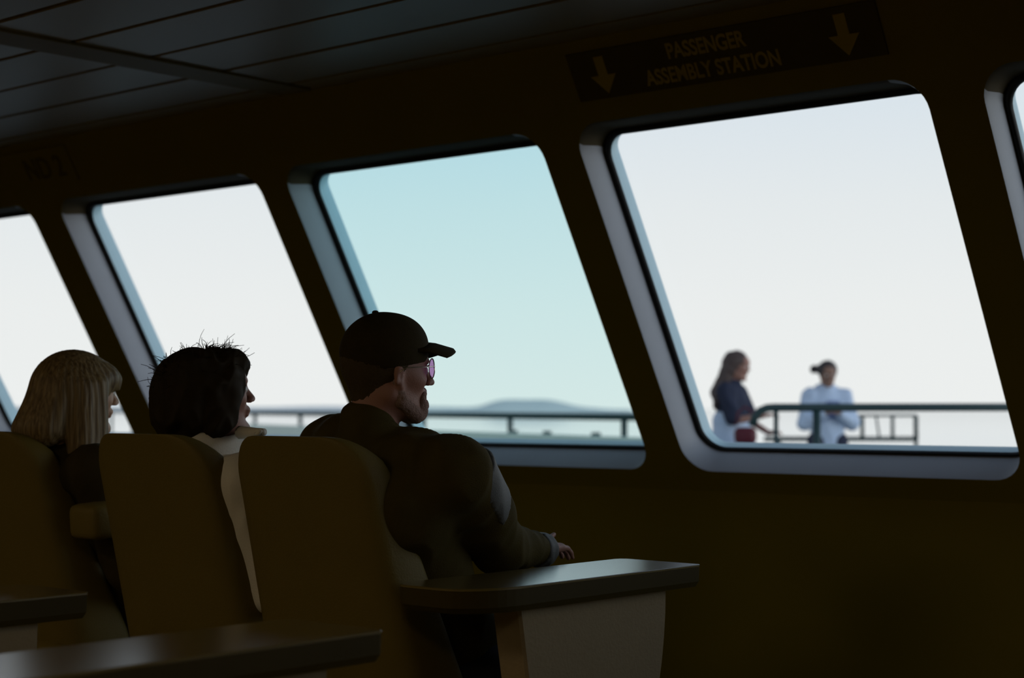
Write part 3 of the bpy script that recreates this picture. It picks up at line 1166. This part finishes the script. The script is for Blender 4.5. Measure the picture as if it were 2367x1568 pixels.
# dark curly hair, white collar
org = G(seat_pos[1][0] + .05, seat_pos[1][1] + .42, FZ)
root, ho, R, nk, shz = seated_woman(org, 42, Vector((-.745, 4.12, 1.197)), 26, 7, .95,
                                    'person with short tousled black hair and a white shirt with a raised collar', M['shirt'], 'shirt', skin=M['skin_ruddy'])
sc = .95
H = lambda x, y, z: rot_pt(R, ho, (x * sc, y * sc, z * sc))
RM = [[R[i][j] for j in range(3)] for i in range(3)]
fd = Field((ho.x - .22, ho.y - .20, ho.z - .17), (ho.x + .18, ho.y + .20, ho.z + .18), .004)
fd.ell(H(-.026, 0, .030), (.112, .095, .092), 0, False, RM)
fd.ell(H(-.060, 0, -.030), (.088, .088, .085), .03, False, RM)
fd.cone(H(-.05, 0, -.05), H(-.06, 0, -.085), .075, .062, .02)
fd.ell(H(.052, 0, .078), (.052, .060, .034), .02, False, RM)
for s in (-1, 1):
    fd.cone(H(.044, s * .064, .045), H(.016, s * .066, -.060), .026, .024, .015)
    fd.cone(H(.0, s * .074, .03), H(-.01, s * .074, -.075), .026, .024, .015)
fd.ell(H(.098, 0, -.015), (.050, .052, .052), .008, True, RM)
me = fd.mesh('hair', .009, 26, 5)
hr = link('hair', me, M['hair_black'], root)
random.seed(11)
lines = []
for i in range(330):
    # roots over the crown, curls standing off
    a = random.uniform(-math.pi, math.pi)
    e = random.uniform(.15, 1.35)
    if i < 170:
        a = random.gauss(0, .6); e = random.uniform(.55, 1.25)
    elif i < 230:
        a = math.pi + random.gauss(0, .6); e = random.uniform(.1, .9)
    base = Vector((-.026 + .110 * math.cos(a) * math.cos(e), .090 * math.sin(a) * math.cos(e), .030 + .090 * math.sin(e)))
    nrm = Vector((math.cos(a) * math.cos(e), math.sin(a) * math.cos(e), math.sin(e) * 1.1)).normalized()
    tan = Vector((random.gauss(.6 if i < 90 else 0, .5), random.gauss(0, .6), random.gauss(0, .4)))
    Ls = random.uniform(.015, .040)
    ph = random.uniform(0, 6.28)
    pts = []
    for k in range(7):
        q = k / 6
        p = base + nrm * (Ls * q * .75) + tan * (Ls * q * q) + Vector((math.sin(ph + q * 5), math.cos(ph + q * 4.2), math.sin(ph * 2 + q * 5))) * .005 * q
        pts.append(H(p.x, p.y, p.z))
    lines.append(pts)
strands('curls', lines, .0013, M['hair_black'], hr)
# raised collar, points towards the front right
b_ = bmesh.new()
rg = []
cz_ = nk.z
for (z, r) in ((-.085, .098), (-.03, .088), (.022, .084), (.028, .080), (.020, .077), (-.03, .080)):
    row = []
    for k in range(48):
        a = 2 * math.pi * (k + .5) / 48
        ca, sa = math.cos(a), math.sin(a)
        fl = max(0, ca) ** 3
        spike = max(0, math.cos(a + .75)) ** 6
        row.append(Vector((nk.x + .012 + r * ca * 1.06 + .050 * spike * (z > -.05), nk.y + r * sa, cz_ + .014 + z - .012 * fl + .006 * math.sin(5 * a) + .012 * spike * (z > 0))))
    rg.append(row)
loft(b_, rg)
cl = from_bm('collar', b_, M['shirt'], root, True)
b_ = bmesh.new()
c0 = to_local(root, at(556, 1000, 4.08)); c1 = to_local(root, at(590, 1000, 4.04)); c2 = to_local(root, at(612, 999, 4.02))
add_tube(b_, [c0, c1, c2], .012, 10, True, [1.4, 1.0, .75])
add_tube(b_, [c1 + Vector((0, 0, -.004)), to_local(root, at(598, 1002, 4.0)), to_local(root, at(604, 994, 4.0))], .005, 6)
from_bm('collar_tip', b_, M['shirt'], cl, True)
random.seed(3)

# long straight blonde hair
org = G(seat_pos[2][0] + .09, seat_pos[2][1] + .42, FZ)
root, ho, R, nk, shz = seated_woman(org, 42, Vector((-1.187, 4.58, 1.205)), 14, -2, .95,
                                    'person with long straight blonde hair and a fringe, wearing a black top', M['cloth_dark'], 'top')
H = lambda x, y, z: rot_pt(R, ho, (x * sc, y * sc, z * sc))
RM = [[R[i][j] for j in range(3)] for i in range(3)]
fd = Field((ho.x - .34, ho.y - .26, ho.z - .28), (ho.x + .20, ho.y + .26, ho.z + .16), .0045)
fd.ell(H(-.020, 0, .032), (.112, .088, .094), 0, False, RM)
fd.ell(H(.060, 0, .050), (.052, .062, .042), .02, False, RM)
fd.cone(H(.098, -.03, .048), H(.102, -.03, .020), .012, .008, .010)
fd.cone(H(.100, .0, .048), H(.106, .0, .020), .012, .008, .010)
fd.cone(H(.098, .03, .048), H(.102, .03, .020), .012, .008, .010)
for s in (-1, 1):
    fd.cone(H(.025, s * .072, .03), H(.028, s * .084, -.17), .028, .028, .015)
    fd.cone(H(.028, s * .084, -.17), H(.02, s * .085, -.235), .028, .020, .015)
    fd.cone(H(-.02, s * .072, .02), H(-.02, s * .090, -.19), .038, .040, .02)
    fd.cone(H(-.07, s * .045, .02), H(-.115, s * .055, -.10), .050, .050, .03)
fd.cone(H(-.08, 0, .01), H(-.135, 0, -.105), .055, .055, .03)
fd.ell(H(.108, 0, -.045), (.055, .055, .060), .008, True, RM)
fd.cone(H(.10, 0, -.06), H(.10, 0, -.25), .075, .10, .01, True)
me = fd.mesh('hair')
# lengthwise locks
def lock(c):
    d = c - ho
    a = math.atan2(d.y, d.x + .03)
    return .0012 * math.sin(a * 34 + 3 * noise.noise(c * 14)) * (1 if d.z < .09 else .3)
displace(me, lock)
link('hair', me, M['hair_blonde'], root)


# ------------------------------------------------------------------ outside: deck, rails, people, sea
DK = FZ - .06
bm = bmesh.new()
vs = [bm.verts.new(G(s, t_, DK)) for s, t_ in ((-60, lowT + .12), (14, lowT + .12), (14, 15.5), (-2, 22), (-60, 22))]
r_ = bmesh.ops.extrude_face_region(bm, geom=[bm.faces.new(vs)])
for v in r_['geom']:
    if isinstance(v, bmesh.types.BMVert): v.co.z -= .3
tag(from_bm('outer_deck', bm, M['deck']), 'grey open deck outside the windows', kind='structure')

bm = bmesh.new()
NS = 24
R0 = 18000.0
rows = []
for r1 in (0, 30, 100, 400, 1500, 5000, R0):
    rows.append([bm.verts.new((r1 * math.sin(a), r1 * math.cos(a), -7.5)) for a in [math.radians(-60 + 120 * k / NS) for k in range(NS + 1)]] if r1 else [bm.verts.new((0, 0, -7.5))])
for k in range(NS):
    bm.faces.new((rows[0][0], rows[1][k], rows[1][k + 1]))
for a_, b2_ in zip(rows[1:], rows[2:]):
    for k in range(NS):
        bm.faces.new((a_[k], b2_[k], b2_[k + 1], a_[k + 1]))
tag(from_bm('sea', bm, M['sea']), 'calm pale sea reaching to the horizon', 'sea', kind='stuff')


def land(name, prof, Y, depth, label):
    """long low hill: prof = list of (px, py of the skyline)"""
    b_ = bmesh.new()
    rings = []
    for px, py in prof:
        c = at(px, py, Y)
        x = c.x
        zt = c.z
        sec = []
        for j in range(9):
            a = math.pi * j / 8
            sec.append(Vector((x, Y - depth * math.cos(a), -8 + (zt + 8) * math.sin(a) ** .8)))
        rings.append(sec)
    loft(b_, rings, closed=False)
    o = from_bm(name, b_, M['land'], None, True)
    tag(o, label, 'land')
    return o


random.seed(8)
prof = [(1040 + i * 12, 0) for i in range(34)]
def sky(px):
    h = 22 * math.exp(-((px - 1215) / 95) ** 4) + 5 * math.exp(-((px - 1150) / 60) ** 2) * 0 + 6 * math.exp(-((px - 1330) / 60) ** 2)
    h += 4.5 * math.exp(-((px - 1060) / 120) ** 2)
    return HOR + 4 - h - 1.2 * noise.noise(Vector((px * .03, 1, 2)))
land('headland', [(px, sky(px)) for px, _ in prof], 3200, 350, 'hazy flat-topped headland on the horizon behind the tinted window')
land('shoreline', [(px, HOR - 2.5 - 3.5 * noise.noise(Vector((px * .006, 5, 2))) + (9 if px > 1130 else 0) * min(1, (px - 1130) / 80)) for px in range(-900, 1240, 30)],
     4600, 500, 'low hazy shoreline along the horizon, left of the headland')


# far railing: runs away to the left
def railing(root_label, A, B, zt, r, posts, r_post, lows=(), z0=None, name='deck_railing'):
    """A,B = horizontal points; posts = fractions along AB"""
    base = Vector((A.x, A.y, DK if z0 is None else z0))
    root = empty(name, base)
    tag(root, root_label, 'railing')
    b_ = bmesh.new()
    pa = Vector((A.x, A.y, zt)) - base
    pb = Vector((B.x, B.y, zt)) - base
    add_tube(b_, [pa, (pa + pb) / 2, pb], r, 12)
    from_bm('top_rail', b_, M['rail'], root, True)
    for q in posts:
        p = pa + (pb - pa) * q
        b_ = bmesh.new()
        add_tube(b_, [Vector((p.x, p.y, 0)), Vector((p.x, p.y, pa.z - r * .5))], r_post, 10)
        from_bm('post', b_, M['rail'], root, True)
    for zl in lows:
        b_ = bmesh.new()
        a2, b2_ = pa.copy(), pb.copy()
        a2.z = b2_.z = zl - base.z
        add_tube(b_, [a2, (a2 + b2_) / 2, b2_], r * .7, 8)
        from_bm('lower_rail', b_, M['rail'], root, True)
    return root


def at_z(px, py, z):
    """horizontal point whose height z appears at pixel px, py"""
    Y = (z - ZC) / (math.tan(PITCH + math.atan((784 - py) / F)))
    p = at(px, py, Y)
    return p


ZR = 1.07
A_ = at_z(1478, 965, ZR)
B_ = at_z(0, 948.5, ZR)
# keep the far end at a sensible distance
dirn = (B_ - A_)
fr = []
def frac_px(px):
    lo_, hi_ = 0.0, 1.0
    for _ in range(50):
        m_ = (lo_ + hi_) / 2
        P_ = A_ + dirn * m_
        if 1183.5 + P_.x / P_.y * F > px: lo_ = m_
        else: hi_ = m_
    return lo_
ps = [frac_px(x) for x in (1447, 1213)]
step = ps[1] - ps[0]
posts = [ps[0]] + [ps[0] + step * k for k in range(1, 60) if ps[0] + step * k < 1.0]
print('far rail', A_, B_, 'posts', len(posts))
railing('long dark railing receding to the left, seen behind the seated people', A_, A_ + dirn * 1.15, ZR, .040, posts[:14], .036)

# low bulwark beyond it with short stanchions
bA = at_z(1488, 1003, .62)
bm = bmesh.new()
dn = (B_ - A_).normalized()
b0 = Vector((A_.x, A_.y, 0)) + Vector((dn.y, -dn.x, 0)) * -1.2
def ptz(p, z): return Vector((p.x, p.y, z))
e0, e1 = b0 - dn * 2.6, b0 + dn * 20
nr = Vector((-dn.y, dn.x, 0)) * .12
vs = [ptz(e0, DK), ptz(e1, DK), ptz(e1 + nr, DK), ptz(e0 + nr, DK), ptz(e0, .905), ptz(e1, .905), ptz(e1 + nr, .905), ptz(e0 + nr, .905)]
vv = [bm.verts.new(p) for p in vs]
for f_ in ((0, 1, 5, 4), (1, 2, 6, 5), (2, 3, 7, 6), (3, 0, 4, 7), (4, 5, 6, 7), (3, 2, 1, 0)):
    bm.faces.new([vv[i] for i in f_])
tag(from_bm('bulwark', bm, M['bulwark']), 'pale green low bulwark beyond the far railing', 'bulwark')
for px in (1175, 1252, 1364):
    k = (px - 1183.5) / F
    # point of the bulwark face under that pixel
    tt = (k * e0.y - e0.x) / (dn.x - k * dn.y)
    p = e0 + dn * tt + nr * -.5
    b_ = bmesh.new()
    add_box(b_, (0, 0, (.90 - DK) / 2), .065, .065, .90 - DK, None, .008, 2)
    add_box(b_, (0, 0, .91 - DK), .09, .09, .05, None, .006, 2)
    o = from_bm('stanchion', b_, M['rail'])
    o.location = ptz(p, DK)
    tag(o, {1175: 'short dark stanchion on the pale bulwark, first to the left of the railing post', 1252: 'short dark stanchion on the pale bulwark, first to the right of the railing post',
            1364: 'short dark stanchion on the pale bulwark, the furthest right of three'}[px], 'stanchion', 'stanchions on the bulwark')

# near handrail with a bent-down end
YH = 11.0
hr0 = at(1790, 942.5, YH); hr1 = at(2600, 941.5, YH)
root = empty('deck_handrail', Vector((hr0.x, hr0.y, DK)))
tag(root, 'thick dark green handrail with a bent-down left end, beside the two people on deck', 'railing')
b_ = bmesh.new()
L0 = Vector(hr0) - root.location
pts = [at(1738, 985, YH) - root.location, at(1744, 965, YH) - root.location, at(1757, 950, YH) - root.location, at(1773, 943.5, YH) - root.location, L0, (Vector(hr0) + Vector(hr1)) / 2 - root.location, Vector(hr1) - root.location]
add_tube(b_, pts, .0275, 14)
from_bm('top_rail', b_, M['rail'], root, True)
for px, r in ((1793, .016), (1887, .026), (2480, .02)):
    p = at(px, 950, YH) - root.location
    b_ = bmesh.new()
    add_tube(b_, [Vector((p.x, p.y, 0)), Vector((p.x, p.y, p.z))], r, 10)
    from_bm('post', b_, M['rail'], root, True)

# barred section further out
YF = 16.5
g0 = at(1765, 960, YF); g1 = at(2118, 960, YF)
root = empty('barred_railing', Vector((g1.x, g1.y, DK)))
tag(root, 'thin barred railing section behind the person in the pale blue hoodie', 'railing')
for nm, y_, r in (('top_rail', 961, .012), ('bottom_rail', 1017, .016), ('middle_rail', 1011, .008)):
    b_ = bmesh.new()
    add_tube(b_, [at(1765 if nm != 'top_rail' else 1975, y_, YF) - root.location, at(2118, y_, YF) - root.location], r, 8)
    from_bm(nm, b_, M['rail'], root, True)
for xa, xb, r in ((1992, 1992, .02), (2024, 2032, .011), (2062, 2062, .018), (2116, 2116, .024)):
    b_ = bmesh.new()
    add_tube(b_, [at(xa, 961, YF) - root.location, at(xb, 1017, YF) - root.location], r, 8)
    from_bm('bar', b_, M['rail'], root, True)
for x_ in (1800, 2116):
    b_ = bmesh.new()
    p = at(x_, 1017, YF) - root.location
    add_tube(b_, [Vector((p.x, p.y, 0)), p], .02, 8)
    from_bm('leg', b_, M['rail'], root, True)


# ---- standing people on deck -------------------------------------------------
def standing(px, Y, top_py, yaw, label, kind):
    c = at(px, top_py, Y)
    hgt = c.z - DK
    root = person_root(Vector((c.x, c.y, DK)), yaw)
    tag(root, label, 'person')
    sc = hgt / 1.70
    h = .0085
    fd = Field((-.45, -.50, -.01), (.55, .50, 1.78), h)
    ho = Vector((.03, 0, 1.575))
    pitch = -14 if kind == 'B' else -10
    R = head_rot(0, pitch)
    head_field(fd, R, ho, 1.0)
    fd.cone((-.01, 0, 1.45), (-.02, 0, 1.36), .052, .06, .03)
    shz = 1.375
    fd.cone((-.02, -.16, shz), (-.02, .16, shz), .045, .045, .04)
    fd.cone((0, 0, .98), (-.01, 0, 1.24), .115, .125, .04, flat=(.8, 1.15, 1))
    for s in (-1, 1):
        fd.cone((0, s * .09, .92), (.01, s * .10, .50), .085, .055, .02)
        fd.cone((.01, s * .10, .50), (-.02, s * .10, .08), .054, .036, .02)
        fd.cone((-.03, s * .10, .04), (.14, s * .12, .03), .034, .026, .02)
        if kind == 'A':
            e_ = Vector((.06, s * .23, 1.12)); w_ = Vector((.26, s * .12, 1.16 if s < 0 else 1.02))
        else:
            e_ = Vector((.03, s * .235, 1.10)); w_ = Vector((.22, s * .06, 1.20))
        fd.cone((-.02, s * .17, shz), e_, .043, .035, .02)
        fd.cone(e_, w_, .034, .024, .01)
        hand_field(fd, w_, (.8, -s * .5, .15), (0, s * .2, 1), 1.0, .4, -s)
    body = link('body', fd.mesh('body'), M['skin_ruddy'] if kind == 'A' else M['skin_dark'], root)
    eyes(root, R, ho, 1.0)
    H = lambda x, y, z: rot_pt(R, ho, (x, y, z))
    RM = [[R[i][j] for j in range(3)] for i in range(3)]
    fh = Field((-.50, -.40, 1.1), (.25, .40, 1.80), .008)
    fh.ell(H(-.024, 0, .036), (.105, .088, .092), 0, False, RM)
    if kind == 'A':
        for s in (-1, 1):
            fh.cone(H(-.02, s * .06, .02), (-.10, s * .10, 1.34), .040, .040, .02)
            fh.cone((-.10, s * .10, 1.34), (-.12, s * .14, 1.24), .040, .018, .02)
        fh.cone(H(-.06, 0, .0), (-.15, .03, 1.36), .065, .055, .03)
        fh.cone((-.15, .03, 1.36), (-.15, .06, 1.20), .055, .028, .03)
        fh.cone((-.13, .10, 1.40), (-.18, .22, 1.30), .032, .012, .02)
        mt = M['hair_out']
    else:
        fh.cone(H(-.07, -.04, .04), H(-.11, -.12, .02), .040, .030, .02)
        fh.ell(H(-.10, -.115, .030), (.035, .038, .032), .01, False, RM)
        fh.cone(H(-.05, 0, -.03), H(-.06, 0, -.09), .06, .045, .02)
        mt = M['hair_outd']
    fh.ell(H(.10, 0, -.04), (.055, .06, .065), .01, True, RM)
    link('hair', fh.mesh('hair', .008, 20), mt, root)
    # clothing
    ft = Field((-.40, -.50, .78), (.50, .50, 1.50), .009)
    ft.cone((0, 0, .92 if kind == 'B' else 1.16), (-.01, 0, 1.24), .135, .150, .05, flat=(.8, 1.15, 1))
    ft.cone((-.02, -.155, shz - .015), (-.02, .155, shz - .015), .068, .068, .05)
    ft.cone((-.015, 0, shz), (-.01, 0, shz + .05), .09, .07, .04)
    for s in (-1, 1):
        if kind == 'A':
            e_ = Vector((.06, s * .23, 1.12)); w_ = Vector((.26, s * .12, 1.16 if s < 0 else 1.02))
            ft.cone((-.02, s * .17, shz - .01), (.06, s * .235, 1.15), .068, .062, .03)
        else:
            e_ = Vector((.03, s * .235, 1.10)); w_ = Vector((.22, s * .06, 1.20))
            ft.cone((-.02, s * .17, shz - .01), e_, .074, .070, .03)
            ft.cone(e_, e_ + (w_ - e_) * .85, .064, .045, .02)
    if kind == 'B':
        ft.cone((-.06, -.05, shz + .04), (-.06, .05, shz + .04), .065, .065, .03)
    nm = 'top' if kind == 'A' else 'hoodie'
    link(nm, ft.mesh(nm, .010, 9), M['navy'] if kind == 'A' else M['pale_blue'], root)
    f3 = Field((-.30, -.40, .02), (.35, .40, 1.30), .011)
    if kind == 'A':
        f3.cone((-.03, 0, 1.08), (-.02, 0, .80), .165, .225, .04, flat=(.9, 1.12, 1))
        f3.cone((0, 0, .80), (0, 0, .42), .215, .25, .04, flat=(.85, 1.1, 1))
        f3.cone((-.11, .12, 1.25), (-.05, .14, 1.05), .05, .11, .04)
        link('skirt', f3.mesh('skirt', .012, 8), M['pale_blue'], root)
    else:
        for s in (-1, 1):
            f3.cone((0, s * .09, .92), (.01, s * .10, .50), .105, .078, .02)
            f3.cone((.01, s * .10, .50), (-.02, s * .10, .10), .076, .058, .02)
        link('trousers', f3.mesh('trousers', .008, 9), M['navy'], root)
    if kind == 'B':
        b_ = bmesh.new()
        add_box(b_, (0, 0, 0), .020, .13, .17, None, .02, 3)
        o = from_bm('chest_pocket', b_, M['blue'], root, True)
        o.location = (.125, .03, 1.23)
        o['label'] = 'darker blue patch on the chest'
    root.scale = (sc, sc, sc)
    return root, sc


pA, sA = standing(1697, 13.0, 813, 115, 'person with long windblown brown hair, dark top and pale blue skirt by the handrail end', 'A')
pB, sB = standing(1912, 15.0, 836, 178, 'person with dark tied-back hair in a pale blue hoodie behind the handrail', 'B')

# maroon bag on the first person's arm
bc = at(1722, 1000, 12.6)
root = empty('shoulder_bag', Vector((bc.x, bc.y, bc.z - .09)))
root.rotation_euler = (0, 0, math.radians(-12))
tag(root, 'maroon bag hanging in front of the person in the pale blue skirt', 'bag')
b_ = bmesh.new()
add_box(b_, (0, 0, .065), .17, .10, .13, None, .045, 5)
from_bm('bag_body', b_, M['maroon'], root, True)
b_ = bmesh.new()
add_tube(b_, [(-.07, 0, .14), (-.055, 0, .24), (0, 0, .285), (.055, 0, .24), (.07, 0, .14)], .008, 8)
from_bm('strap', b_, M['maroon'], root, True)
